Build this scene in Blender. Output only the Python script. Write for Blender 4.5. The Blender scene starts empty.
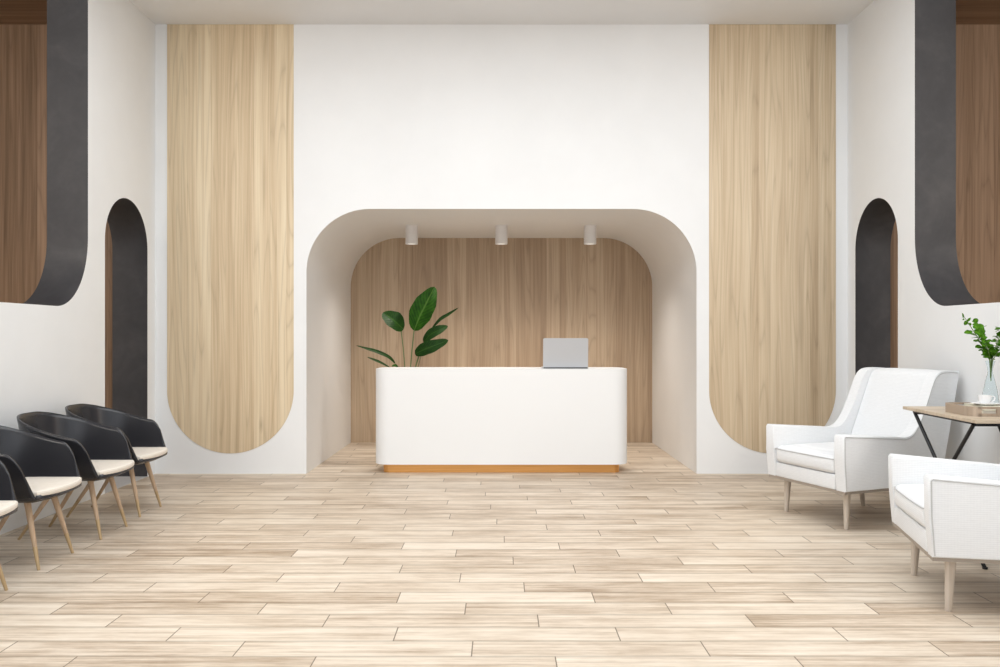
import bpy, bmesh, math, random
from mathutils import Vector, Matrix
random.seed(7)
C = bpy.context.scene.collection
PI = math.pi
F = 824.2; CX = 501.4; CY = 337.0; H = 1.36     # survey of the room: focal length in pixels, vanishing point, eye height

def at(x, y, Y):                                 # point at distance Y seen at a surveyed direction
    return Vector(((x-CX)*Y/F, Y, H-(y-CY)*Y/F))

# ------------------------------------------------------------------ materials
class NT:
    def __init__(s, name):
        s.m = bpy.data.materials.new(name); s.m.use_nodes = True
        s.t = s.m.node_tree; s.n = s.t.nodes; s.l = s.t.links
        s.b = s.n['Principled BSDF']
    def node(s, typ, **kw):
        n = s.n.new(typ)
        for k, v in kw.items(): setattr(n, k, v)
        return n
    def put(s, sock, v):
        if hasattr(v, 'is_output') or isinstance(v, bpy.types.NodeSocket): s.l.new(v, sock)
        else: sock.default_value = v
    def math(s, op, a, b=0.0, c=0.0):
        n = s.node('ShaderNodeMath', operation=op)
        s.put(n.inputs[0], a); s.put(n.inputs[1], b); s.put(n.inputs[2], c)
        return n.outputs[0]
    def comb(s, x, y, z):
        n = s.node('ShaderNodeCombineXYZ')
        for i, v in enumerate((x, y, z)): s.put(n.inputs[i], v)
        return n.outputs[0]
    def obj(s):
        t = s.node('ShaderNodeTexCoord'); x = s.node('ShaderNodeSeparateXYZ')
        s.l.new(t.outputs['Object'], x.inputs[0]); return x.outputs[0], x.outputs[1], x.outputs[2]
    def noise(s, vec, scale, detail=3, rough=.5, dist=0.0):
        n = s.node('ShaderNodeTexNoise'); s.put(n.inputs['Vector'], vec)
        n.inputs['Scale'].default_value = scale; n.inputs['Detail'].default_value = detail
        n.inputs['Roughness'].default_value = rough; n.inputs['Distortion'].default_value = dist
        return n.outputs[0]
    def white(s, vec):
        n = s.node('ShaderNodeTexWhiteNoise', noise_dimensions='3D'); s.put(n.inputs['Vector'], vec); return n.outputs['Value']
    def ramp(s, fac, stops):
        n = s.node('ShaderNodeValToRGB'); s.put(n.inputs[0], fac); e = n.color_ramp.elements
        while len(e) < len(stops): e.new(.5)
        for el, (p, c) in zip(e, stops): el.position = p; el.color = tuple(c)+(1,)
        return n.outputs[0]
    def mix(s, fac, a, b, mode='MIX'):
        n = s.node('ShaderNodeMix', data_type='RGBA', blend_type=mode)
        s.put(n.inputs[0], fac)
        for i, v in ((6, a), (7, b)):
            s.put(n.inputs[i], tuple(v)+(1,) if isinstance(v, (tuple, list)) and len(v) == 3 else v)
        return n.outputs[2]
    def bump(s, h, strength=.2, dist=.01):
        n = s.node('ShaderNodeBump'); n.inputs['Strength'].default_value = strength
        n.inputs['Distance'].default_value = dist; s.put(n.inputs['Height'], h)
        s.l.new(n.outputs[0], s.b.inputs['Normal'])
    def color(s, v): s.put(s.b.inputs['Base Color'], v)
    def rough(s, v): s.put(s.b.inputs['Roughness'], v)

def plain(name, col, rough=.5, metal=0.0, spec=.5):
    k = NT(name); k.color(tuple(col)+(1,)); k.rough(rough)
    k.b.inputs['Metallic'].default_value = metal; k.b.inputs['Specular IOR Level'].default_value = spec
    return k.m

def m_plaster(name, col, var=.03):
    k = NT(name); x, y, z = k.obj(); v = k.comb(x, y, z)
    n = k.noise(v, 1.6, 4, .6)
    c2 = tuple(c*(1-var) for c in col)
    k.color(k.ramp(n, [(.35, c2), (.65, col)])); k.rough(.55)
    k.bump(k.noise(v, 9, 4, .6), .05, .01)
    k.b.inputs['Specular IOR Level'].default_value = .3
    return k.m

def m_wood(name, across, along, cols, strip=7.0, rough=.45, seed=0.0, fine=1.0, knots=True):
    """veneer boards: strips laid side by side, grain along one axis"""
    k = NT(name); ax = dict(zip('xyz', k.obj()))
    u = k.math('ADD', ax[across], seed); v = ax[along]
    w = k.math('ADD', u, k.math('MULTIPLY', k.noise(k.comb(u, 0., k.math('MULTIPLY', v, .35)), .9, 1), .10))
    warp = k.math('ADD', k.math('MULTIPLY', u, strip), k.math('MULTIPLY', k.math('SINE', k.math('MULTIPLY', u, 9.7)), .8))
    sid = k.math('FLOOR', warp)
    r = k.white(k.comb(sid, seed, 3.1))
    voff = k.math('MULTIPLY', r, 37.0)
    g1 = k.noise(k.comb(k.math('MULTIPLY', w, 26.), voff, k.math('MULTIPLY', v, .55)), 1., 4, .6)
    g2 = k.noise(k.comb(k.math('MULTIPLY', w, 110.), voff, k.math('MULTIPLY', v, .9)), 1., 5, .7)
    # cathedral figure: contour lines of a stretched noise field
    f = k.noise(k.comb(k.math('MULTIPLY', w, 6.), voff, k.math('MULTIPLY', v, .28)), 1., 1, .4)
    rings = k.math('ABSOLUTE', k.math('SUBTRACT', k.math('FRACT', k.math('MULTIPLY', f, 11.)), .5))
    lines = k.math('POWER', k.math('SUBTRACT', 1., k.math('MULTIPLY', rings, 1.4)), 7.)
    t = k.math('ADD', k.math('MULTIPLY', r, .20), k.math('MULTIPLY', g1, .64))
    t = k.math('ADD', t, k.math('MULTIPLY', k.math('SUBTRACT', g2, .5), .38*fine))
    t = k.math('ADD', t, .08)
    col = k.ramp(t, [(.18, cols[0]), (.42, cols[1]), (.60, cols[2]), (.82, cols[3])])
    dark = tuple(c*.62 for c in cols[0])
    col = k.mix(k.math('MULTIPLY', lines, .26), col, dark)
    if knots:
        vo = k.node('ShaderNodeTexVoronoi'); k.put(vo.inputs['Vector'], k.comb(k.math('MULTIPLY', w, 3.), seed, k.math('MULTIPLY', v, .9)))
        vo.inputs['Scale'].default_value = 1.
        kn = k.ramp(vo.outputs['Distance'], [(0., (1, 1, 1)), (.035, (.5, .5, .5)), (.09, (0, 0, 0))])
        col = k.mix(k.math('MULTIPLY', kn, .45), col, tuple(c*.45 for c in cols[0]))
    k.color(col); k.rough(rough); k.bump(g2, .08, .004)
    k.b.inputs['Specular IOR Level'].default_value = .35
    return k.m

def m_floor():
    k = NT('floor_planks'); x, y, z = k.obj()
    W = .1767; L = 1.017
    ry = k.math('DIVIDE', k.math('SUBTRACT', y, 3.685), W)
    row = k.math('FLOOR', ry); fy = k.math('FRACT', ry)
    rx = k.math('DIVIDE', k.math('ADD', k.math('ADD', x, 1.501), k.math('MULTIPLY', row, .3565)), L)
    pid = k.math('FLOOR', rx); fx = k.math('FRACT', rx)
    r = k.white(k.comb(row, pid, 1.7)); r2 = k.white(k.comb(row, pid, 9.3))
    off = k.math('MULTIPLY', r2, 50.)
    g1 = k.noise(k.comb(k.math('ADD', k.math('MULTIPLY', x, .8), off), k.math('MULTIPLY', y, 30.), off), 1., 4, .62, .4)
    g2 = k.noise(k.comb(k.math('ADD', k.math('MULTIPLY', x, 7.), off), k.math('MULTIPLY', y, 170.), off), 1., 5, .75)
    g3 = k.noise(k.comb(k.math('MULTIPLY', x, 2.6), k.math('MULTIPLY', y, 6.), off), 1., 4, .6)
    t = k.math('ADD', k.math('ADD', k.math('MULTIPLY', r, .16), .07), k.math('MULTIPLY', g1, .72))
    t = k.math('ADD', t, k.math('MULTIPLY', k.math('SUBTRACT', g2, .5), .62))
    t = k.math('ADD', t, k.math('MULTIPLY', k.math('SUBTRACT', g3, .5), .45))
    col = k.ramp(t, [(.22, FL[0]), (.40, FL[1]), (.55, FL[2]), (.78, FL[3])])
    # seams: end joints are clear, long joints are soft
    ex = k.math('MULTIPLY', k.math('SUBTRACT', .5, k.math('ABSOLUTE', k.math('SUBTRACT', fx, .5))), L)
    ey = k.math('MULTIPLY', k.math('SUBTRACT', .5, k.math('ABSOLUTE', k.math('SUBTRACT', fy, .5))), W)
    jx = k.math('LESS_THAN', ex, .0028); jy = k.math('LESS_THAN', ey, .0022)
    sm = k.math('MULTIPLY', k.ramp(ey, [(0., (1, 1, 1)), (.02, (0, 0, 0))]), .28)
    seam = k.math('MAXIMUM', k.math('MULTIPLY', jx, .85), k.math('MAXIMUM', k.math('MULTIPLY', jy, .45), sm))
    col = k.mix(seam, col, (.13, .095, .06))
    k.color(col); k.rough(k.math('ADD', k.math('MULTIPLY', g2, .2), .36))
    k.bump(k.math('SUBTRACT', k.math('MULTIPLY', g2, .3), seam), .25, .004)
    k.b.inputs['Specular IOR Level'].default_value = .4
    return k.m
FL = [(.29, .205, .13), (.50, .395, .295), (.67, .565, .45), (.81, .725, .61)]

def m_fabric(name, col, col2):
    k = NT(name); x, y, z = k.obj()
    a = k.math('SINE', k.math('MULTIPLY', z, 620.)); n = k.noise(k.comb(k.math('MULTIPLY', x, 30.), k.math('MULTIPLY', y, 30.), k.math('MULTIPLY', z, 160.)), 1., 2)
    b = k.math('SINE', k.math('MULTIPLY', k.math('ADD', x, y), 420.))
    t = k.math('ADD', k.math('MULTIPLY', a, .22), k.math('ADD', k.math('MULTIPLY', b, .08), k.math('MULTIPLY', n, .9)))
    k.color(k.ramp(t, [(.2, col2), (.7, col)])); k.rough(.85); k.bump(t, .12, .001)
    k.b.inputs['Specular IOR Level'].default_value = .2
    k.b.inputs['Sheen Weight'].default_value = .15
    return k.m

def m_concrete(name):
    k = NT(name); x, y, z = k.obj(); v = k.comb(x, y, z)
    n = k.noise(v, 2.2, 6, .62, .6); n2 = k.noise(v, 14, 4, .6)
    t = k.math('ADD', k.math('MULTIPLY', n, .8), k.math('MULTIPLY', n2, .2))
    k.color(k.ramp(t, [(.32, (.030, .030, .034)), (.5, (.043, .043, .047)), (.72, (.070, .068, .070))])); k.rough(.55)
    k.bump(t, .12, .01); return k.m

def m_leaf(name, c1, c2, rib):
    k = NT(name); uv = k.node('ShaderNodeTexCoord'); s = k.node('ShaderNodeSeparateXYZ'); k.l.new(uv.outputs['UV'], s.inputs[0])
    u, v = s.outputs[0], s.outputs[1]
    d = k.math('ABSOLUTE', k.math('SUBTRACT', u, .5))
    ribm = k.ramp(d, [(0., (1, 1, 1)), (.02, (.8, .8, .8)), (.05, (0, 0, 0))])
    vein = k.math('SINE', k.math('MULTIPLY', k.math('SUBTRACT', v, k.math('MULTIPLY', d, .5)), 75.))
    nz = k.noise(k.comb(k.math('MULTIPLY', u, 3.), k.math('MULTIPLY', v, 8.), 0.), 1., 3)
    t = k.math('ADD', k.math('MULTIPLY', vein, .10), nz)
    col = k.ramp(t, [(.35, c1), (.68, c2)])
    k.color(k.mix(k.math('MULTIPLY', ribm, .7), col, rib)); k.rough(.5); k.b.inputs['Specular IOR Level'].default_value = .12; k.bump(vein, .1, .003)
    k.b.inputs['Transmission Weight'].default_value = 0.
    return k.m

M = {}
M['white'] = m_plaster('white_plaster', (.835, .845, .85))
M['white_r'] = m_plaster('white_plaster_shaded', (.81, .825, .835))  # same white plaster, the right wall's weaker light put into its colour
M['ceil'] = m_plaster('ceiling_plaster', (.80, .80, .80), .02)
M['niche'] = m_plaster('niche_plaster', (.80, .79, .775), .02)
M['panel'] = m_wood('oak_veneer_light', 'x', 'z', [(.44, .325, .20), (.62, .485, .32), (.74, .615, .43), (.84, .735, .56)], 7.5, seed=2.3)
M['panel_r'] = m_wood('oak_veneer_warm', 'x', 'z', [(.36, .265, .165), (.52, .40, .265), (.63, .51, .355), (.73, .62, .465)], 7.5, seed=11.7)
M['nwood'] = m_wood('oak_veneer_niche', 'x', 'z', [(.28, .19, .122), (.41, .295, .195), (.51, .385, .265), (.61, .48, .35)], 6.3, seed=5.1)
M['swood'] = m_wood('walnut_boards', 'x', 'z', [(.13, .083, .05), (.26, .17, .105), (.37, .25, .165), (.48, .34, .225)], 5.2, seed=8.4)
M['sceil'] = m_wood('walnut_ceiling_boards', 'y', 'x', [(.15, .095, .06), (.23, .15, .095), (.30, .20, .13), (.37, .25, .165)], 5.2, seed=8.4)
M['floor'] = m_floor()
M['conc'] = m_concrete('dark_concrete')
M['grey'] = m_plaster('pale_grey_floor', (.55, .54, .53))
M['desk'] = plain('white_lacquer', (.84, .85, .855), .6, 0, .3)
def m_brass():
    k = NT('brushed_copper'); x, y, z = k.obj()
    n = k.noise(k.comb(k.math('MULTIPLY', x, 2.), k.math('MULTIPLY', y, 8.), k.math('MULTIPLY', z, 400.)), 1., 3)
    k.color(k.ramp(n, [(.3, (.66, .33, .10)), (.7, (.84, .46, .17))])); k.rough(.34); k.b.inputs['Metallic'].default_value = .75; return k.m
M['brass'] = m_brass()
M['silver'] = plain('laptop_aluminium', (.54, .55, .57), .38, .6)
M['dark'] = plain('dark_plastic', (.02, .02, .022), .4)
M['screen'] = plain('screen_glass', (.01, .01, .012), .1)
M['shell'] = plain('black_gloss_plastic', (.021, .021, .025), .27)
M['pad'] = m_fabric('cream_upholstery', (.80, .74, .66), (.72, .65, .56))
M['leg'] = m_wood('ash_leg', 'x', 'z', [(.40, .26, .16), (.52, .36, .235), (.60, .44, .30), (.68, .52, .37)], 40., fine=.4, knots=False)
M['tip'] = plain('brass_leg_tip', (.50, .36, .20), .45, .25)
M['aleg'] = m_wood('pale_armchair_leg', 'x', 'z', [(.42, .35, .28), (.52, .44, .36), (.58, .50, .42), (.66, .58, .50)], 40., fine=.3, knots=False)
M['abase'] = plain('taupe_wood_rail', (.34, .29, .24), .5)
M['fab'] = m_fabric('white_woven_fabric', (.79, .80, .81), (.735, .745, .755))
M['pipe'] = plain('grey_piping', (.50, .50, .50), .8)
M['lamp'] = plain('lamp_white', (.74, .71, .69), .45)
M['table'] = m_wood('table_oak', 'y', 'x', [(.38, .30, .215), (.49, .40, .295), (.57, .47, .36), (.65, .56, .45)], 7., knots=False)
M['tray'] = m_wood('tray_oak', 'x', 'z', [(.28, .215, .16), (.37, .29, .22), (.44, .35, .27), (.52, .43, .34)], 30., knots=False)
M['black'] = plain('black_steel', (.012, .012, .014), .38, .3)
M['book'] = plain('cream_book_cover', (.76, .73, .60), .6)
M['pages'] = plain('book_pages', (.74, .70, .62), .8)
M['china'] = plain('white_china', (.86, .86, .86), .18)
M['coffee'] = plain('coffee', (.05, .02, .01), .1)
M['bigleaf'] = m_leaf('glossy_leaf', (.008, .042, .001), (.024, .095, .003), (.09, .19, .03))
M['darkleaf'] = m_leaf('dark_leaf', (.006, .028, .003), (.014, .052, .005), (.04, .10, .015))
M['stem'] = plain('plant_stem', (.10, .15, .05), .5)
M['small'] = m_leaf('fresh_leaf', (.030, .115, .003), (.085, .235, .008), (.16, .33, .03))
M['twig'] = plain('green_twig', (.16, .26, .07), .6)
M['pot'] = plain('grey_pot', (.60, .58, .55), .6)
M['soil'] = plain('soil', (.03, .02, .012), .95)
def m_glass():
    k = NT('vase_glass'); k.color((.90, .955, .97, 1)); k.rough(.03)
    k.b.inputs['Transmission Weight'].default_value = 1.; k.b.inputs['IOR'].default_value = 1.18; return k.m
M['glass'] = m_glass()
def m_emit():
    k = NT('lamp_diffuser'); k.color((.9, .9, .88, 1)); k.b.inputs['Emission Color'].default_value = (1, .96, .9, 1)
    k.b.inputs['Emission Strength'].default_value = .55; return k.m
M['emit'] = m_emit()

# ------------------------------------------------------------------ helpers
def link(name, bm, mats, parent=None, smooth=True, kind=None, auto=None):
    me = bpy.data.meshes.new(name); bmesh.ops.recalc_face_normals(bm, faces=bm.faces[:])
    bm.to_mesh(me); bm.free()
    if not isinstance(mats, (list, tuple)): mats = [mats]
    for m in mats: me.materials.append(m)
    for p in me.polygons: p.use_smooth = smooth
    if smooth and auto is not False: me.set_sharp_from_angle(angle=math.radians(auto or 38))
    o = bpy.data.objects.new(name, me); C.objects.link(o)
    if parent: o.parent = parent
    if kind: o['kind'] = kind
    return o

def thing(name, label, cat, loc=(0, 0, 0), rz=0., group=None):
    o = bpy.data.objects.new(name, None); C.objects.link(o); o.empty_display_size = .1
    o.location = loc; o.rotation_euler = (0, 0, rz); o['label'] = label; o['category'] = cat
    if group: o['group'] = group
    return o
def tag(o, label, cat, group=None):
    o['label'] = label; o['category'] = cat
    if group: o['group'] = group
    return o
def copy_thing(src, label, loc, rz):
    r = src.copy(); C.objects.link(r); r.location = loc; r.rotation_euler = (0, 0, rz); r['label'] = label
    for ch in list(src.children):
        c = ch.copy(); C.objects.link(c); c.parent = r
        for g in list(ch.children):
            d = g.copy(); C.objects.link(d); d.parent = c
    return r

def box(bm, x0, x1, y0, y1, z0, z1, bev=0., seg=3, mi=0):
    g = bmesh.ops.create_cube(bm, size=1.)
    for v in g['verts']:
        v.co = Vector((x0+(v.co.x+.5)*(x1-x0), y0+(v.co.y+.5)*(y1-y0), z0+(v.co.z+.5)*(z1-z0)))
    fs = set(f for v in g['verts'] for f in v.link_faces)
    for f in fs: f.material_index = mi
    if bev: 
        es = list(set(e for f in fs for e in f.edges))
        bmesh.ops.bevel(bm, geom=es, offset=bev, segments=seg, profile=.5, affect='EDGES', clamp_overlap=True)
def prism(bm, pts, fn, d0, d1, mi=0):
    """closed outline pts (a,b) extruded from d0 to d1; fn(a,b,d)->xyz. returns (front, back, side faces)"""
    A = [bm.verts.new(fn(a, b, d0)) for a, b in pts]; B = [bm.verts.new(fn(a, b, d1)) for a, b in pts]
    n = len(pts); f0 = bm.faces.new(A); f1 = bm.faces.new(B[::-1])
    side = [bm.faces.new((A[i], A[(i+1) % n], B[(i+1) % n], B[i])) for i in range(n)]
    for f in [f0, f1]+side: f.material_index = mi
    return f0, f1, side
def tube(bm, path, radii, seg=12, caps=True, squash=1.):
    P = [Vector(p) for p in path]; rings = []
    if not isinstance(radii, (list, tuple)): radii = [radii]*len(P)
    up = None
    for i, p in enumerate(P):
        t = (P[min(i+1, len(P)-1)]-P[max(i-1, 0)]).normalized()
        if up is None: up = Vector((0, 0, 1)) if abs(t.z) < .9 else Vector((1, 0, 0))
        s = t.cross(up).normalized(); u2 = s.cross(t).normalized(); up = u2
        rings.append([bm.verts.new(p+(s*math.cos(2*PI*j/seg)+u2*math.sin(2*PI*j/seg)*squash)*radii[i]) for j in range(seg)])
    for a, b in zip(rings, rings[1:]):
        for j in range(seg): bm.faces.new((a[j], a[(j+1) % seg], b[(j+1) % seg], b[j]))
    if caps: bm.faces.new(rings[0][::-1]); bm.faces.new(rings[-1])
def lathe(bm, prof, c=(0, 0, 0), seg=40, closed=False):
    c = Vector(c); R = []
    for r, z in prof:
        if r < 1e-6: R.append([bm.verts.new(c+Vector((0, 0, z)))])
        else: R.append([bm.verts.new(c+Vector((r*math.cos(2*PI*j/seg), r*math.sin(2*PI*j/seg), z))) for j in range(seg)])
    for a, b in zip(R, R[1:]):
        for j in range(seg):
            k = (j+1) % seg
            if len(a) == 1: bm.faces.new((a[0], b[j], b[k]))
            elif len(b) == 1: bm.faces.new((a[j], a[k], b[0]))
            else: bm.faces.new((a[j], a[k], b[k], b[j]))
def arc(cx, cy, r, a0, a1, n=20):
    return [(cx+r*math.cos(math.radians(a0+(a1-a0)*i/n)), cy+r*math.sin(math.radians(a0+(a1-a0)*i/n))) for i in range(n+1)]
def rrect(x0, x1, y0, y1, r, n=8):
    return arc(x1-r, y0+r, r, -90, 0, n)+arc(x1-r, y1-r, r, 0, 90, n)+arc(x0+r, y1-r, r, 90, 180, n)+arc(x0+r, y0+r, r, 180, 270, n)
def bevel_edges(bm, es, off, seg=3):
    bmesh.ops.bevel(bm, geom=list(es), offset=off, segments=seg, profile=.5, affect='EDGES', clamp_overlap=True)

# ------------------------------------------------------------------ room shell
HW = 3.443; TH = .342; BY = 8.2; NY = 10.61; CZ = 4.469; NT_ = 2.634; NX0 = -1.940; NX1 = 1.942; FR = -3.2; SX = 6.6
bm = bmesh.new(); box(bm, -SX-.1, SX+.1, FR, NY+.05, -.1, 0); link('floor', bm, M['floor'], kind='structure', smooth=False)
bm = bmesh.new(); box(bm, -HW, HW, FR, BY+.1, CZ, CZ+.1); link('ceiling', bm, M['ceil'], kind='structure', smooth=False)
# back wall with the niche mouth
r = .63
prof = [(-HW-TH, 0), (NX0, 0)]+arc(NX0+r, NT_-r, r, 180, 90, 24)+arc(NX1-r, NT_-r, r, 90, 0, 24)+[(NX1, 0), (HW+TH, 0), (HW+TH, CZ), (-HW-TH, CZ)]
bm = bmesh.new(); f0, f1, sd = prism(bm, prof, lambda a, b, d: (a, d, b), BY, BY+.12)
for f in sd:
    c = f.calc_center_median()
    if abs(c.x) < 1.95 and 0 < c.z < 2.7: f.material_index = 1
link('wall_back', bm, [M['white'], M['niche']], kind='structure', auto=25)
# niche tunnel
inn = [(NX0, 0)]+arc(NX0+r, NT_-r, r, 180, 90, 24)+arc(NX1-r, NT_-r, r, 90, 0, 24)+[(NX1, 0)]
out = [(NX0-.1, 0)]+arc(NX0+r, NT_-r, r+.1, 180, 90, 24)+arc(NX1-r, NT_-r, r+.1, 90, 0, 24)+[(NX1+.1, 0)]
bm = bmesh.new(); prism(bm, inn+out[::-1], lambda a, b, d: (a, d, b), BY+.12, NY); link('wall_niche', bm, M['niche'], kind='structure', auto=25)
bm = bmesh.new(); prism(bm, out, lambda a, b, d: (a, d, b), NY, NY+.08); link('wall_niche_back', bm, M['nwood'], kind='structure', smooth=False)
# side walls: dark reveals in a white wall, arch from the floor, tall rounded opening up to the ceiling
A0, A1, AT = 7.157, 8.018, 2.634; ar = (A1-A0)/2
O0, O1, OZ, orr = 2.4, 6.864, 1.60, .49
wp = [(FR, 0), (A0, 0)]+arc((A0+A1)/2, AT-ar, ar, 180, 0, 36)+[(A1, 0), (BY+.05, 0), (BY+.05, CZ), (O1, CZ)]+[(O1-orr+orr*math.cos(-PI/2*i/24)-0., OZ+.59+.59*math.sin(-PI/2*i/24)) for i in range(25)]+arc(O0+orr, OZ+orr, orr, -90, -180, 20)+[(O0, CZ), (FR, CZ)]
for side, s in (('left', -1), ('right', 1)):
    bm = bmesh.new()
    f0, f1, sd = prism(bm, wp, lambda a, b, d: (s*d, a, b), HW, HW+TH)
    for f in sd:
        c = f.calc_center_median()
        if (A0-.001 <= c.y <= A1+.001 and c.z > .001 and c.z < 2.7) or (O0-.001 <= c.y <= O1+.001 and c.z < CZ-.001 and c.z > 1.5): f.material_index = 1
    link('wall_'+side, bm, [M['white'] if s < 0 else M['white_r'], M['conc']], kind='structure', auto=30)
    bm = bmesh.new(); box(bm, min(s*(HW+.001), s*(HW+TH)), max(s*(HW+.001), s*(HW+TH)), A0+.001, A1-.001, 0.0, .004)
    link('trim_'+('1' if s < 0 else '2'), bm, M['grey'], kind='structure', smooth=False)
    # the rooms beyond
    xs = sorted((s*(HW+TH), s*SX))
    bm = bmesh.new(); box(bm, xs[0], xs[1], BY, BY+.1, 0, CZ); link('wall_'+side+'_room_back', bm, M['swood'], kind='structure', smooth=False)
    bm = bmesh.new(); box(bm, xs[0], xs[1], FR, BY+.1, CZ, CZ+.1); link('ceiling_'+side+'_room', bm, M['sceil'], kind='structure', smooth=False)
    xo = sorted((s*SX, s*(SX+.1)))
    bm = bmesh.new(); box(bm, xo[0], xo[1], FR, BY+.1, 0, CZ+.1); link('wall_'+side+'_room_outer', bm, M['swood'], kind='structure', smooth=False)
# tall rounded wood panels on the back wall
for (x0, x1, mat, lab) in ((167.3, 293.7, M['panel'], 'tall pale oak wall panel with a rounded foot, left of the reception niche'),
                           (709.0, 835.6, M['panel_r'], 'tall brownish oak wall panel with a rounded foot, right of the reception niche')):
    a = (x0-CX)*BY/F; b = (x1-CX)*BY/F; rr = (b-a)/2; zc = H-(453.3-CY)*BY/F+rr
    bm = bmesh.new(); prism(bm, [(b, CZ-.001), (a, CZ-.001)]+arc((a+b)/2, zc, rr, 180, 360, 48), lambda p, q, d: (p, d, q), BY-.006, BY-.0003)
    tag(link('wall_panel', bm, mat, smooth=False), lab, 'wall panel', 'rounded wooden wall panels')

# ------------------------------------------------------------------ reception desk
dk = thing('reception_desk', 'long white reception desk with rounded corners on a copper plinth', 'desk', (0, BY, 0))
bm = bmesh.new()
f0, f1, sd = prism(bm, rrect(-1.270, 1.270, 0., .56, .15, 10), lambda a, b, d: (a, b, d), .0895, 1.0395)
bevel_edges(bm, set(list(f0.edges)+list(f1.edges)), .006, 2)
link('body', bm, M['desk'], dk, auto=30)
bm = bmesh.new(); prism(bm, rrect(-1.192, 1.192, .075, .49, .07, 8), lambda a, b, d: (a, b, d), 0., .0895)
o = link('plinth', bm, M['brass'], dk, auto=30); o['label'] = 'copper coloured plinth'

# laptop, its back to the room
lp = thing('laptop', 'open silver laptop standing on the right of the white reception desk', 'laptop', ((565.5-CX)*8.36/F, 8.36, 1.0395), 0)
lw = .228
bm = bmesh.new(); prism(bm, rrect(-lw-.004, lw+.004, .0, .30, .012, 5), lambda a, b, d: (a, b, d), 0., .012); o = link('base', bm, M['silver'], lp, auto=30)
bm = bmesh.new()
for i in range(14):
    for j in range(5): box(bm, -.185+i*.0266, -.185+i*.0266+.022, .06+j*.024, .06+j*.024+.019, .0122, .0135)
link('keyboard', bm, M['dark'], o, smooth=False)
bm = bmesh.new(); box(bm, -.06, .06, .205, .285, .0122, .0126); link('touchpad', bm, M['silver'], o, smooth=False)
tl = Matrix.Rotation(math.radians(6), 4, 'X')
bm = bmesh.new(); prism(bm, rrect(-lw, lw, 0., .300, .016, 6), lambda a, b, d: (tl @ Vector((a, d, b)))+Vector((0, .001, .010)), 0., .007); ld = link('lid', bm, M['silver'], lp, auto=30)
bm = bmesh.new(); prism(bm, rrect(-lw+.008, lw-.008, .012, .290, .006, 4), lambda a, b, d: (tl @ Vector((a, d, b)))+Vector((0, .001, .010)), .0072, .0085); link('screen', bm, M['screen'], ld, smooth=False)
bm = bmesh.new(); tube(bm, [(-.222, -.001, .007), (.222, -.001, .007)], .006, 10); link('hinge', bm, M['dark'], lp)

# ------------------------------------------------------------------ ceiling spotlights in the niche
def make_spot(lab, x):
    t = thing('ceiling_spotlight', lab, 'spotlight', (x, 9.46, NT_), 0, 'cylindrical spotlights on the niche ceiling')
    return t
sp = make_spot('white cylindrical spotlight on the niche ceiling, above the green plant', -1.030)
bm = bmesh.new(); lathe(bm, [(0, 0), (.071, 0), (.071, -.206), (.068, -.209), (.060, -.209), (.055, -.199), (0, -.199)], seg=40); link('housing', bm, M['lamp'], sp, auto=30)
bm = bmesh.new(); lathe(bm, [(0, -.1985), (.052, -.1985), (.055, -.2025), (.045, -.205), (0, -.206)], seg=32); link('lens', bm, M['emit'], sp)
copy_thing(sp, 'middle of the three white cylindrical spotlights on the niche ceiling', (0.0, 9.46, NT_), 0)
copy_thing(sp, 'white cylindrical spotlight on the niche ceiling, above the laptop', (1.018, 9.46, NT_), 0)

# ------------------------------------------------------------------ leaves
def leaf_bm(mid, width, nrm, seg=14, fold=.25, shape=.9, bulge=.42, curl=0.):
    """mid: list of 3D points base->tip (interpolated), width: full width, nrm: facing direction"""
    P = [Vector(p) for p in mid]
    if len(P) == 2: P.insert(1, (P[0]+P[1])/2)
    def ev(t):
        k = t*(len(P)-1); i = min(int(k), len(P)-2); f = k-i
        p0 = P[max(i-1, 0)]; p1 = P[i]; p2 = P[i+1]; p3 = P[min(i+2, len(P)-1)]
        return .5*((2*p1)+(p2-p0)*f+(2*p0-5*p1+4*p2-p3)*f*f+(3*p1-p0-3*p2+p3)*f**3)
    bm = bmesh.new(); uvl = bm.loops.layers.uv.new('UVMap'); rows = []; nrm = Vector(nrm).normalized()
    us = [-1, -.6, -.25, 0, .25, .6, 1]
    for i in range(seg+1):
        t = i/seg; p = ev(t); tg = (ev(min(t+.02, 1))-ev(max(t-.02, 0))).normalized()
        s = tg.cross(nrm).normalized(); n = s.cross(tg).normalized()
        w = width*.5*(math.sin(PI*min(1, t**(math.log(.5)/math.log(bulge)))))**shape if 0 < t < 1 else .0004
        wob = 1+.03*math.sin(t*23+width*90)
        rows.append([(bm.verts.new(p+s*(u*w*wob)+n*(fold*abs(u)*w-curl*u*u*w)), ((u+1)/2, t)) for u in us])
    for a, b in zip(rows, rows[1:]):
        for j in range(len(us)-1):
            q = (a[j], a[j+1], b[j+1], b[j]); f = bm.faces.new([x[0] for x in q])
            for l, x in zip(f.loops, q): l[uvl].uv = x[1]
    return bm
def merge(dst, src, uv=True):
    me = bpy.data.meshes.new('tmp'); src.to_mesh(me); src.free(); dst.from_mesh(me); bpy.data.meshes.remove(me)

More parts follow.
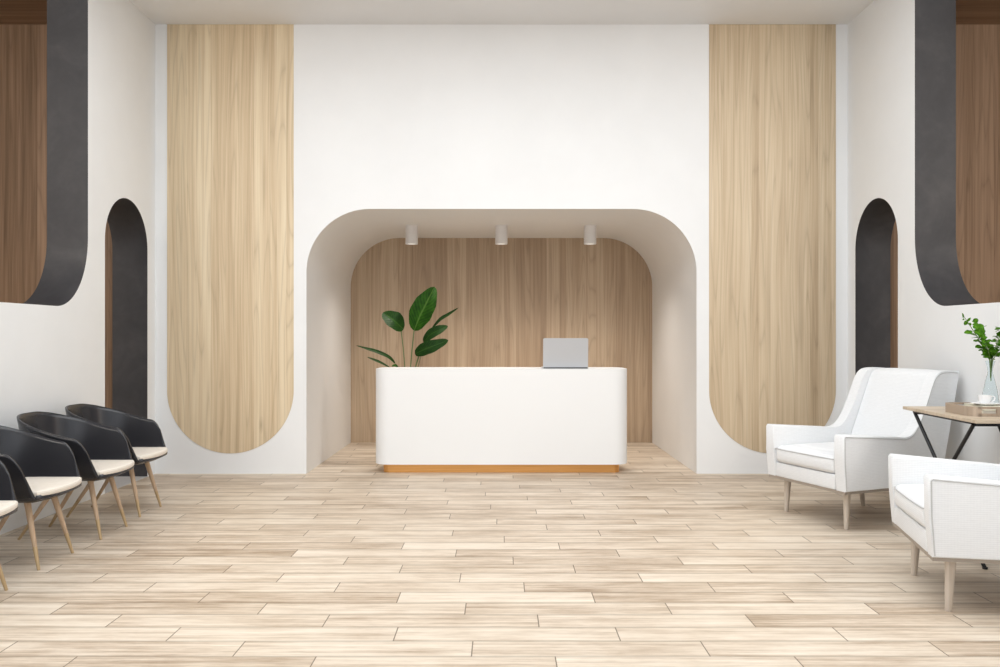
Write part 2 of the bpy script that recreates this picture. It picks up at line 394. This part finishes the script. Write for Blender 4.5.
# big-leaved plant behind the desk
PY = 9.30
pc = at(411, 367, PY); pl = thing('potted_plant', 'broad-leaved green potted plant behind the left end of the desk', 'plant', (pc.x, PY, 0))
off = Vector((-pc.x, -PY, 0))
bm = bmesh.new(); lathe(bm, [(0, 0), (.13, 0), (.15, .02), (.19, .36), (.195, .38), (.18, .38), (.175, .33), (0, .33)], seg=48); pt = link('pot', bm, M['pot'], pl, auto=30)
bm = bmesh.new(); lathe(bm, [(0, .334), (.172, .332)], seg=32); link('soil', bm, M['soil'], pt)
root = Vector((0, 0, .33))
def big(mid, w, nrm, mat, stem, fold=.2, shape=.8, bulge=.48, srad=.006, curl=0., d=0.):
    """mid pts as (x,y,dY)"""
    mid3 = [at(a, b, PY+c)+off for a, b, c in mid]
    lf = link('leaf', leaf_bm(mid3, w, nrm, fold=fold, shape=shape, bulge=bulge, curl=curl), M[mat], pl, auto=False)
    st = [at(a, b, PY+c)+off for a, b, c in stem]
    r0 = root+Vector((random.uniform(-.04, .04), random.uniform(-.04, .04), 0))
    pts = [r0, r0.lerp(st[-1], .5)+Vector((0, 0, .05))]+st[::-1]+[mid3[0].lerp(mid3[1], .08)]
    bm = bmesh.new(); tube(bm, pts, [srad*1.5, srad*1.3]+[srad]*(len(pts)-3)+[srad*.6], 8); link('stem', bm, M['stem'], pl)
pw = PY/F
big([(414, 331, 0), (419.5, 317, -.02), (427.5, 301, -.02), (434.6, 286.6, .03)], 24*pw, (-.15, -1, .15), 'bigleaf', [(414, 331, 0), (412, 350, 0), (410.6, 367, 0)], bulge=.47, shape=.80, srad=.007)
big([(403.5, 329.5, .0), (394, 320.5, -.06), (382.8, 312.5, -.02)], 20*pw, (-.1, -1, .9), 'darkleaf', [(401, 329.5, 0), (403.2, 348, 0), (404.8, 367, 0)], bulge=.45, shape=.78, srad=.006)
big([(423.4, 342.6, 0), (430, 335, -.05), (440, 329.5, -.08), (447.8, 326, -.05)], 11*pw, (-.3, -1, .35), 'darkleaf', [(423.4, 343, .02), (419, 356, .02), (415.6, 367, 0)], bulge=.45, shape=.75, srad=.007)
big([(414.8, 354, -.06), (424, 349.5, -.12), (436, 345, -.14), (448.4, 340, -.10)], 13.5*pw, (-.25, -1, .2), 'darkleaf', [(419.5, 353, -.04), (417.5, 360, -.02), (415.6, 367, 0)], bulge=.44, shape=.7, srad=.008)
big([(431, 329.5, .05), (440, 319.5, .06), (448, 314.5, .08), (458.6, 307.6, .1)], 3.6*pw, (0, -1, .2), 'darkleaf', [(431, 329.6, .05), (426, 338, .05), (418, 367, .03)], fold=.3, srad=.004)
big([(395.5, 364, -.02), (389, 357.2, -.05), (377, 351.8, -.08), (367, 348.8, -.1), (356, 345.4, -.12)], 4.6*pw, (.1, -1, .9), 'darkleaf', [(395.5, 364, 0), (397.5, 370, 0)], fold=.2, srad=.004, bulge=.45)
big([(390, 367.5, -.02), (381, 362.8, -.04), (374, 359.8, -.05), (367, 357, -.06)], 3.2*pw, (.1, -1, .9), 'darkleaf', [(391, 368, 0), (395, 374, 0)], fold=.2, srad=.004)
big([(398.5, 369, -.04), (395.5, 365.6, -.06), (391.5, 366.4, -.08)], 3.0*pw, (0, -1, .6), 'bigleaf', [(399, 370, 0), (401, 376, 0)], fold=.2, srad=.004)

# ------------------------------------------------------------------ black tub chairs along the left wall
def tub_outline(n, hw, xb, xf, rb):
    """open U from near front corner round the back to the far front corner; returns n points and the x/length param"""
    pts = []
    # straight sides to x = xs, then a superelliptic back
    xs = xb+rb
    L1 = xf-xs; 
    N = 400; raw = [(xf-L1*i/120., -hw) for i in range(120)]
    for i in range(161):
        a = PI*i/160; c = math.cos(a); s_ = math.sin(a)
        e = 2/2.5
        raw.append((xs-rb*abs(s_)**e, -hw*(1 if c >= 0 else -1)*abs(c)**e))
    raw += [(xs+L1*i/120., hw) for i in range(1, 121)]
    d = [0]
    for a, b in zip(raw, raw[1:]): d.append(d[-1]+math.hypot(b[0]-a[0], b[1]-a[1]))
    for i in range(n):
        t = d[-1]*i/(n-1); j = max(k for k in range(len(d)) if d[k] <= t+1e-9); j = min(j, len(raw)-2)
        f = (t-d[j])/(d[j+1]-d[j]); pts.append((raw[j][0]*(1-f)+raw[j+1][0]*f, raw[j][1]*(1-f)+raw[j+1][1]*f, t/d[-1]))
    return pts
def sstep(a, b, x):
    x = max(0, min(1, (x-a)/(b-a))); return x*x*(3-2*x)
def make_tub():
    t = thing('tub_chair', '', 'chair', (0, 0, 0), 0, 'black tub chairs along the left wall')
    n = 73; NV = 12; z0 = .425
    lo = tub_outline(n, .258, -.26, .290, .30); hi = tub_outline(n, .325, -.335, .195, .36)
    bm = bmesh.new(); G = []
    # the arm front: rim height falls from arm level to the seat at the front corner
    for i in range(n):
        u = lo[i][2]; e = min(u, 1-u)*2      # 0 at the front corners, 1 at the back
        zr = .685+(.835-.685)*sstep(.05, .92, e)**.85
        q = min(1., e/.11)
        drop = math.sqrt(max(0., 1-(1-q)**2.0))
        zt = .452+(zr-.452)*drop**1.0
        col = []
        for j in range(NV+1):
            v = j/NV; z = z0+(zt-z0)*v; f = ((z-z0)/(.84-z0)); fl = f**.8
            x = lo[i][0]*(1-fl)+hi[i][0]*fl; y = lo[i][1]*(1-fl)+hi[i][1]*fl
            # tuck in under the seat
            tk = max(0, 1-v*4)**2*.012
            col.append(bm.verts.new((x*(1-tk), y*(1-tk*2), z)))
        G.append(col)
    for a, b in zip(G, G[1:]):
        for j in range(NV): bm.faces.new((a[j], a[j+1], b[j+1], b[j]))
    # underside: convex front lip closes the U; shallow dish
    front = []
    nf = 17; pa = G[-1][0].co; pb = G[0][0].co
    low = [c[0] for c in G]
    for i in range(1, nf-1):
        s_ = i/(nf-1); y = pa.y*(1-s_)+pb.y*s_; x = pa.x+.050*(1-(2*s_-1)**2)**.8
        front.append(bm.verts.new((x, y, z0)))
    ring = low+front
    lip = [bm.verts.new((v.co.x, v.co.y, .448)) for v in [G[-1][0]]+front+[G[0][0]]]
    fr = [G[-1][0]]+front+[G[0][0]]
    for k in range(len(fr)-1): bm.faces.new((fr[k], fr[k+1], lip[k+1], lip[k]))
    inner = [bm.verts.new((v.co.x*.86, v.co.y*.86, z0-.020)) for v in ring]
    m = len(ring)
    for k in range(m): bm.faces.new((ring[k], ring[(k+1) % m], inner[(k+1) % m], inner[k]))
    bm.faces.new(inner)
    bmesh.ops.remove_doubles(bm, verts=bm.verts[:], dist=.0005)
    sh = link('shell', bm, M['shell'], t, auto=50)
    md = sh.modifiers.new('thick', 'SOLIDIFY'); md.thickness = .013; md.offset = 0
    # pad
    bm = bmesh.new()
    out = [(p[0], p[1]) for p in tub_outline(41, .253, -.252, .293, .30)]
    fpts = [(.293+.055*(1-(2*i/14-1)**2)**.8, .253-.506*i/14) for i in range(1, 14)]
    ol = out+fpts; ctr = Vector((.02, 0))
    levels = [(.985, .436), (.998, .442), (1., .458), (.992, .467), (.965, .4715), (.6, .474), (.3, .475)]
    R = [[bm.verts.new((ctr.x+(a-ctr.x)*k, b*k, z)) for a, b in ol] for k, z in levels]
    for a, b in zip(R, R[1:]):
        for j in range(len(ol)): q = (j+1) % len(ol); bm.faces.new((a[j], a[q], b[q], b[j]))
    bm.faces.new(R[0][::-1]); bm.faces.new(R[-1])
    link('seat_pad', bm, M['pad'], t, auto=50)
    for sx, sy in ((1, -1), (1, 1), (-1, -1), (-1, 1)):
        top = Vector((.165 if sx > 0 else -.02, .135*sy, .412)); ft = Vector((.268 if sx > 0 else -.285, .19*sy, 0))
        k = .13/.412; kn = ft.lerp(top, k)
        bm = bmesh.new(); tube(bm, [kn, kn.lerp(top, .5), top], [.0125, .0165, .019], 16); lg = link('leg', bm, M['leg'], t, auto=50)
        bm = bmesh.new(); tube(bm, [ft, kn.lerp(ft, -.004)], [.0085, .0128], 16); link('leg_tip', bm, M['tip'], lg, auto=50)
    # under-seat frame carrying the legs
    bm = bmesh.new(); box(bm, -.05, .19, -.155, -.115, .398, .410); box(bm, -.05, .19, .115, .155, .398, .410); box(bm, .05, .09, -.12, .12, .398, .410)
    link('seat_frame', bm, M['black'], t, smooth=False)
    return t
tubs = [(-2.995, 6.41, 'black shell tub chair with cream seat nearest the back wall, standing before the left arch'),
        (-2.955, 5.72, 'black shell tub chair with cream seat, second from the back wall on the left'),
        (-2.965, 4.995, 'black shell tub chair with cream seat, third from the back wall on the left'),
        (-2.925, 4.235, 'black shell tub chair with cream seat, mostly cut off by the left picture edge')]
t0 = make_tub()
t0.location = (tubs[0][0], tubs[0][1], 0); t0['label'] = tubs[0][2]
for x, y, lab in tubs[1:]: copy_thing(t0, lab, (x, y, 0), 0)

# ------------------------------------------------------------------ white armchairs on the right
def smooth_poly(pts, sub=4, closed=False):
    P = [Vector(p) for p in pts]; out = []
    for i in range(len(P)-1):
        p0 = P[max(i-1, 0)]; p1 = P[i]; p2 = P[i+1]; p3 = P[min(i+2, len(P)-1)]
        for k in range(sub):
            f = k/sub; out.append(.5*((2*p1)+(p2-p0)*f+(2*p0-5*p1+4*p2-p3)*f*f+(3*p1-p0-3*p2+p3)*f**3))
    return out+[P[-1]]
def make_armchair():
    t = thing('armchair', '', 'armchair', (0, 0, 0), 0, 'white armchairs on the right')
    zb = .285; HWD = .415; AT_ = .095
    swoop = [tuple(p) for p in smooth_poly([(.50, .645), (.58, .640), (.65, .668), (.72, .755), (.79, .90), (.842, 1.02), (.885, 1.083), (.945, 1.108), (1.03, 1.112)], 5)]
    for s in (-1, 1):
        prof = [(0.012, zb), (-.004, zb+.2), (-.008, .665), (.004, .680)]+swoop+[(1.108, 1.106), (1.112, 1.098), (.925, zb)]
        y0, y1 = sorted((s*HWD, s*(HWD-AT_)))
        bm = bmesh.new(); f0, f1, sd = prism(bm, prof, lambda a, b, d: (a, d, b), y0, y1)
        bevel_edges(bm, set(list(f0.edges)+list(f1.edges)), .016, 4)
        ar_ = link('arm', bm, M['fab'], t, auto=40)
        for yy in (s*(HWD+.0005),):
            bm = bmesh.new(); off_ = .006
            path = [(.020, yy, zb+.01), (.006, yy, zb+.2), (.004, yy, .658), (.014, yy, .666)]+[(a, yy, b-.014+.0*a) for a, b in swoop]+[(1.09, yy, 1.094)]
            tube(bm, path, .0035, 6); link('piping', bm, M['pipe'], ar_)
    # front rail and seat deck
    iw = HWD-AT_-.004
    bm = bmesh.new(); box(bm, .008, .72, -iw, iw, zb, .392, .010, 3); link('front_rail', bm, M['fab'], t, auto=40)
    # back between the wings
    fl = smooth_poly([(.665, .40), (.715, .55), (.810, .78), (.890, .98), (.930, 1.066), (.965, 1.094)], 4)
    prof = [tuple(p) for p in fl]+[(1.00, 1.104), (1.04, 1.106), (1.092, 1.10), (1.100, 1.09), (.91, zb+.005), (.70, zb+.005)]
    bm = bmesh.new(); A = []
    ny = 13
    for j in range(ny):
        v = -1+2*j/(ny-1); y = v*iw; cr = (1-v**4)
        row = []
        for k, (a, b) in enumerate(prof):
            fr = 1. if k < len(fl) else 0.
            row.append(bm.verts.new((a-.016*cr*fr, y, b+(.008*cr if b > 1.05 else 0))))
        A.append(row)
    for a, b in zip(A, A[1:]):
        for k in range(len(prof)): q = (k+1) % len(prof); bm.faces.new((a[k], a[q], b[q], b[k]))
    bm.faces.new(A[0][::-1]); bm.faces.new(A[-1]); link('backrest', bm, M['fab'], t, auto=50)
    # seat cushion
    bm = bmesh.new(); cw = HWD-AT_-.004; NX, NYY = 14, 14
    def cush(u, v, top):
        x = .001+(.655)*(u+1)/2; y = cw*v
        e = (1-abs(u)**6)*(1-abs(v)**6)
        return x, y, e
    ring = []
    box(bm, .0, .675, -cw, cw, .394, .520, .036, 5)
    bmesh.ops.subdivide_edges(bm, edges=[e for e in bm.edges if e.calc_length() > .2], cuts=8, use_grid_fill=True)
    for v in bm.verts:
        if v.co.z > .475:
            u = (v.co.x-.33)/.33; w_ = v.co.y/cw; v.co.z += .026*max(0, 1-u**4)*max(0, 1-w_**4)
        if v.co.x < .03: v.co.x -= .012*max(0, 1-(v.co.y/cw)**4)*max(0, 1-((v.co.z-.45)/.06)**2)
    cu = link('seat_cushion', bm, M['fab'], t, auto=50)
    bm = bmesh.new()
    for zz in (.500,):
        tube(bm, [(.03, -cw-.0, zz)]+[(.003-.010*(1-(k/10)**4), cw*k/10*.985, zz) for k in range(-10, 11)]+[(.03, cw, zz)], .0032, 6)
    link('piping', bm, M['pipe'], cu)
    # wooden base frame and legs
    bm = bmesh.new(); prism(bm, [(.014, -HWD+.012), (.014, HWD-.012), (.905, HWD-.012), (.905, -HWD+.012)], lambda a, b, d: (a, b, d), .266, .2855); link('base_frame', bm, M['abase'], t, smooth=False)
    for (lx, ly, dx) in ((.120, -.315, -.012), (.120, .315, -.012), (.80, -.30, .04), (.80, .30, .04)):
        sg = 1 if ly > 0 else -1
        bm = bmesh.new(); tube(bm, [(lx+dx, ly+sg*.004, 0), (lx+dx*.96, ly+sg*.004, .006), (lx+dx*.4, ly, .15), (lx, ly, .268)], [.0145, .0165, .022, .027], 20); link('leg', bm, M['aleg'], t, auto=50)
    for ch in t.children:
        for o in [ch]+list(ch.children):
            for v in o.data.vertices: v.co.y *= 1-.085*max(0, min(1, v.co.x))
    return t
a0 = make_armchair(); a0['label'] = 'white upholstered armchair with tall winged back, farther of the two'
a0.location = (2.224, 6.079, 0); a0.rotation_euler = (0, 0, math.radians(20.3))
copy_thing(a0, 'white upholstered armchair in the right foreground, cut by the picture edge', (2.180, 4.42, 0), math.radians(-12.6))

# ------------------------------------------------------------------ side table with crossed legs
TA = math.radians(-2.5); TZ = .88
tb = thing('side_table', 'side table with pale wood top and crossed black steel legs between the armchairs', 'table', (2.742, 4.765, 0), TA)
TW, TL = .60, .955
bm = bmesh.new(); box(bm, 0, TW, 0, TL, TZ-.021, TZ, .003, 2); link('tabletop', bm, M['table'], tb, smooth=False)
def bar(bm, a, b, w=.016):
    tube(bm, [a, b], w*.7, 4)
zt = TZ-.034
for (xx, fx) in ((.03, .09), (TW-.05, TW-.07)):
    for (ya, yb, sh_) in ((TL-.12, .07, 0), (.08, TL-.07, -.06 if xx < .3 else 0)):
        bm = bmesh.new(); tube(bm, [(xx, ya, zt), (fx+sh_, yb, .004)], .0115, 10); tube(bm, [(fx+sh_, yb, 0), (fx+sh_, yb, .012)], .015, 12); link('leg', bm, M['black'], tb, auto=40)
bm = bmesh.new()
for y in (.08, TL-.12): tube(bm, [(.03, y, zt), (TW-.05, y, zt)], .0115, 10)
for x in (.03, TW-.05): box(bm, x-.010, x+.010, .09, TL-.11, TZ-.034, TZ-.0212)
link('frame', bm, M['black'], tb, auto=40)

# tray on the table
ty0, ty1, tx0, tx1 = 4.965, 5.33, 2.835, 3.115
tr = thing('serving_tray', 'wooden tray with rounded corners and slot handles on the side table', 'tray', ((tx0+tx1)/2, (ty0+ty1)/2, TZ+.0005), math.radians(-4))
w2, d2 = (tx1-tx0)/2, (ty1-ty0)/2; TH2 = .058
bm = bmesh.new(); prism(bm, rrect(-w2+.004, w2-.004, -d2+.004, d2-.004, .07, 10), lambda a, b, d: (a, b, d), 0., .008); link('tray_bottom', bm, M['tray'], tr, smooth=False)
# rim built with slots in the near and far sides
o_ = rrect(-w2, w2, -d2, d2, .075, 10); i_ = rrect(-w2+.011, w2-.011, -d2+.011, d2-.011, .064, 10)
def rim_path(hx):
    pts_o, pts_i = [], []
    n_ = len(o_)
    for k in range(n_):
        pts_o.append(o_[k]); pts_i.append(i_[k])
        a, b = o_[k], o_[(k+1) % n_]; c, d = i_[k], i_[(k+1) % n_]
        if abs(a[1]-b[1]) < 1e-6 and abs(a[0]-b[0]) > .1:
            for q in ((HC-hx, HC+hx) if b[0] > a[0] else (HC+hx, HC-hx)): pts_o.append((q, a[1])); pts_i.append((q, c[1]))
    return pts_o, pts_i
HC = -.032; HX = .054; ro, ri = rim_path(HX)
zs = [0, .018, .044, TH2]; bm = bmesh.new()
VO = [[bm.verts.new((a, b, z)) for a, b in ro] for z in zs]; VI = [[bm.verts.new((a, b, z)) for a, b in ri] for z in zs]
n_ = len(ro)
for k in range(n_):
    q = (k+1) % n_; slot = abs(abs(ro[k][0]-HC)-HX) < 1e-6 and abs(abs(ro[q][0]-HC)-HX) < 1e-6 and abs(ro[k][1]-ro[q][1]) < 1e-6 
    for z in range(3):
        if slot and z == 1:
            bm.faces.new((VO[1][k], VO[1][q], VI[1][q], VI[1][k])); bm.faces.new((VO[2][k], VI[2][k], VI[2][q], VO[2][q])); 
            bm.faces.new((VO[1][k], VI[1][k], VI[2][k], VO[2][k])); bm.faces.new((VO[1][q], VO[2][q], VI[2][q], VI[1][q])); continue
        bm.faces.new((VO[z][k], VO[z][q], VO[z+1][q], VO[z+1][k])); bm.faces.new((VI[z][k], VI[z+1][k], VI[z+1][q], VI[z][q]))
    bm.faces.new((VO[3][k], VO[3][q], VI[3][q], VI[3][k])); bm.faces.new((VO[0][k], VI[0][k], VI[0][q], VO[0][q]))
link('tray_rim', bm, M['tray'], tr, auto=30)

# cream books in the tray
bz = TZ+.0095
for k, (bw, bd, bt, rz, lab) in enumerate(((.150, .27, .024, -4, 'cream covered book at the bottom of the tray, under another book'), (.140, .26, .022, -7, 'cream covered book on top in the tray, under the saucer'))):
    b = thing('book', lab, 'book', ((tx0+tx1)/2+.045, (ty0+ty1)/2, bz), math.radians(rz), 'cream books in the tray')
    bm = bmesh.new(); box(bm, -bw/2, bw/2, -bd/2, bd/2, 0, .002); box(bm, -bw/2, bw/2, -bd/2, bd/2, bt-.002, bt); box(bm, -bw/2, -bw/2+.002, -bd/2, bd/2, 0, bt)
    link('cover', bm, M['book'], b, smooth=False)
    bm = bmesh.new(); box(bm, -bw/2+.002, bw/2-.004, -bd/2+.004, bd/2-.004, .002, bt-.002); link('pages', bm, M['pages'], b, smooth=False)
    bz += bt+.0003
sz = bz
cupX, cupY = (984.5-CX)*5.13/F, 5.13
bm = bmesh.new(); lathe(bm, [(0, 0), (.045, 0), (.05, .003), (.078, .012), (.080, .0135), (.078, .0145), (.048, .006), (0, .005)], (cupX+.004, cupY, sz), 48)
tag(link('saucer', bm, M['china'], auto=40), 'white china saucer on the cream book under the cup', 'saucer')
cp = thing('coffee_cup', 'small white china cup standing on a saucer in the tray', 'cup', (cupX, cupY, sz+.0062))
bm = bmesh.new(); lathe(bm, [(0, 0), (.020, 0), (.021, .003), (.032, .014), (.037, .034), (.0385, .056), (.0368, .056), (.035, .035), (.030, .016), (.018, .006), (0, .005)], seg=40); link('bowl', bm, M['china'], cp, auto=40)
bm = bmesh.new(); tube(bm, [(.034, -.006, .046), (.048, -.012, .050), (.056, -.016, .040), (.052, -.014, .025), (.040, -.010, .016), (.031, -.006, .014)], .0038, 8); link('handle', bm, M['china'], cp)
bm = bmesh.new(); lathe(bm, [(0, .047), (.0355, .047)], seg=32); link('coffee', bm, M['coffee'], cp)

# glass vase and leafy branches
VY = 5.46; vx = (990.2-CX)*VY/F
vs_prof = [(0, 0), (.048, 0), (.054, .004), (.055, .012), (.052, .06), (.042, .13), (.028, .20), (.0165, .245), (.0145, .262), (.018, .285), (.027, .326), (.0295, .334)]
VS = .965
inn_ = [(.0275, .334), (.025, .326), (.016, .286), (.0125, .262), (.0145, .245), (.026, .20), (.040, .13), (.050, .06), (.052, .014), (.048, .009), (0, .009)]
bm = bmesh.new(); lathe(bm, [(a, b*VS) for a, b in vs_prof+inn_], (vx, VY, TZ), 48)
tag(link('glass_vase', bm, M['glass'], auto=60), 'clear bluish glass vase with flared neck behind the tray on the side table', 'vase')
br = thing('leafy_branches', 'fresh green leafy branches standing in the glass vase', 'plant', (vx, VY, TZ+.2))
o2 = Vector((-vx, -VY, -(TZ+.2)))
rnd = random.Random(21)
def v3(x, y, dy): return at(x, y, VY+dy)+o2
stems = [[(990.4, 378, 0), (990.3, 370, 0), (989.5, 360, 0), (984, 349, -.02), (978, 338, -.03), (973.5, 331, -.03), (969, 324, -.03), (963, 315, -.03)],
         [(991, 381, 0), (990.7, 370, 0), (989.6, 360, .01), (987, 348, .02), (984, 338, .04), (979, 326, .05), (976, 321, .05)],
         [(991, 376, 0), (990.8, 370, 0), (992, 360, 0), (995, 349, .03), (999, 338, .05), (1002, 327, .05)],
         [(990.8, 376, 0), (991.5, 370, 0), (993, 360, -.01), (998, 351, -.04), (1006, 343, -.06), (1014, 337, -.06)],
         [(991.2, 376, 0), (991, 370, 0), (990, 358, -.01), (988, 350, -.05), (985, 343, -.08)],
         [(990.6, 376, 0), (991, 370, 0), (991.5, 358, .01), (996, 346, .05), (1007, 331, .08), (1013, 322, .08)]]
for st in stems:
    bm = bmesh.new(); tube(bm, [v3(*p) for p in st], [.0028]*(len(st)-1)+[.0012], 6); link('twig', bm, M['twig'], br)
fol = bmesh.new(); fol.loops.layers.uv.new('UVMap')
def add_leaf(b, tip, w, nrm): merge(fol, leaf_bm([b, (b+tip)/2+Vector(nrm)*.003, tip], w, nrm, seg=7, fold=.25, bulge=.42, shape=.8))
explicit = [((971, 332), (964, 333.2), 5.0), ((977, 334), (983, 326), 8), ((977, 329), (983.5, 325), 7), ((974, 322), (977.5, 318.5), 5), ((974, 325), (978, 329), 6.5), ((966, 325), (965, 320.6), 4), ((967, 321.5), (970.5, 317.6), 2.6), ((963.3, 318), (962, 313), 2), ((969, 325), (971, 323), 3),
            ((974, 330), (986, 339), 8.5), ((972, 331), (969, 333), 3), ((982, 335), (984, 329.5), 3.5), ((962.5, 319.5), (964.5, 319.5), 2)]
for (a, b, w) in explicit:
    p, q = v3(a[0], a[1], -.03), v3(b[0], b[1], -.045); add_leaf(p, q, w*VY/F, (rnd.uniform(-.4, .1), -1, rnd.uniform(.1, .7)))
def along(st, t):
    k = t*(len(st)-1); i = min(int(k), len(st)-2); f = k-i
    return v3(*st[i]).lerp(v3(*st[i+1]), f)
for si, st in enumerate(stems):
    for k in range([18, 34, 46, 36, 60, 30][si]):
        t = .30+.70*rnd.random(); 
        if si == 0: t = .32+.30*rnd.random()
        if si == 1: t = .32+.55*rnd.random()
        b = along(st, t); 
        if b.z < .146: b.z = .146+rnd.random()*.03
        a = rnd.uniform(0, 2*PI); L = rnd.uniform(.028, .052)*(1.15-.3*t)
        d = Vector((math.cos(a), math.sin(a)*.8, rnd.uniform(-.35, .75))).normalized()
        n = Vector((rnd.uniform(-.6, .6), rnd.uniform(-1, .2), rnd.uniform(.3, 1.2)))
        if abs(n.normalized().dot(d)) > .85: n = Vector((0, -1, .4))
        add_leaf(b+d*.006, b+d*(L+.006), L*rnd.uniform(.5, .72), n.normalized())
fo = link('foliage', fol, M['small'], br, auto=False)

# ------------------------------------------------------------------ camera
cam = bpy.data.cameras.new('camera'); co = bpy.data.objects.new('camera', cam); C.objects.link(co)
co.location = (0, 0, H); co.rotation_euler = (PI/2, 0, 0)
cam.sensor_width = 36; cam.lens = F/1000*36; cam.shift_x = -(CX-500)/1000; cam.shift_y = (CY-333.5)/1000
cam.clip_start = .05
bpy.context.scene.camera = co

# ------------------------------------------------------------------ light
def area(name, loc, rot, sx, sy, power, col=(1, 1, 1), spread=PI):
    l = bpy.data.lights.new(name, 'AREA'); l.shape = 'RECTANGLE'; l.size = sx; l.size_y = sy; l.energy = power; l.color = col; l.spread = spread
    o = bpy.data.objects.new(name, l); C.objects.link(o); o.location = loc; o.rotation_euler = rot; return o
area('window_light_right', (1.6, FR+.2, 2.3), (PI/2, 0, 0), 3.2, 3.6, 20, (.95, .975, 1))
area('window_light_left', (-1.9, FR+.2, 2.3), (PI/2, 0, 0), 2.8, 3.6, 34, (.97, .985, 1))
area('window_light_side', (-HW+.03, -.6, 2.3), (PI/2, 0, -PI/2), 4.6, 3.4, 66, (.95, .975, 1))
area('overhead_soft', (0, 4.1, CZ-.02), (0, 0, 0), 5.6, 4.6, 250, (.91, .96, 1))
for x in (-1.032, 0, 1.018):
    l = bpy.data.lights.new('spot_lamp', 'SPOT'); l.energy = 75; l.spot_size = math.radians(130); l.spot_blend = 1; l.shadow_soft_size = .05; l.color = (1, .93, .85)
    o = bpy.data.objects.new('spot_lamp', l); C.objects.link(o); o.location = (x, 9.46, NT_-.218)
for s in (-1, 1):
    area('side_room_light', (s*5.3, 2.0, 4.3), (math.radians(35), 0, 0), 2, 2, 210, (1, .93, .85))
W = bpy.data.worlds.new('sky'); bpy.context.scene.world = W; W.use_nodes = True
W.node_tree.nodes['Background'].inputs[0].default_value = (.86, .92, 1, 1); W.node_tree.nodes['Background'].inputs[1].default_value = .9
vs = bpy.context.scene.view_settings; vs.view_transform = 'Standard'; vs.look = 'None'; vs.exposure = 0; vs.gamma = 1
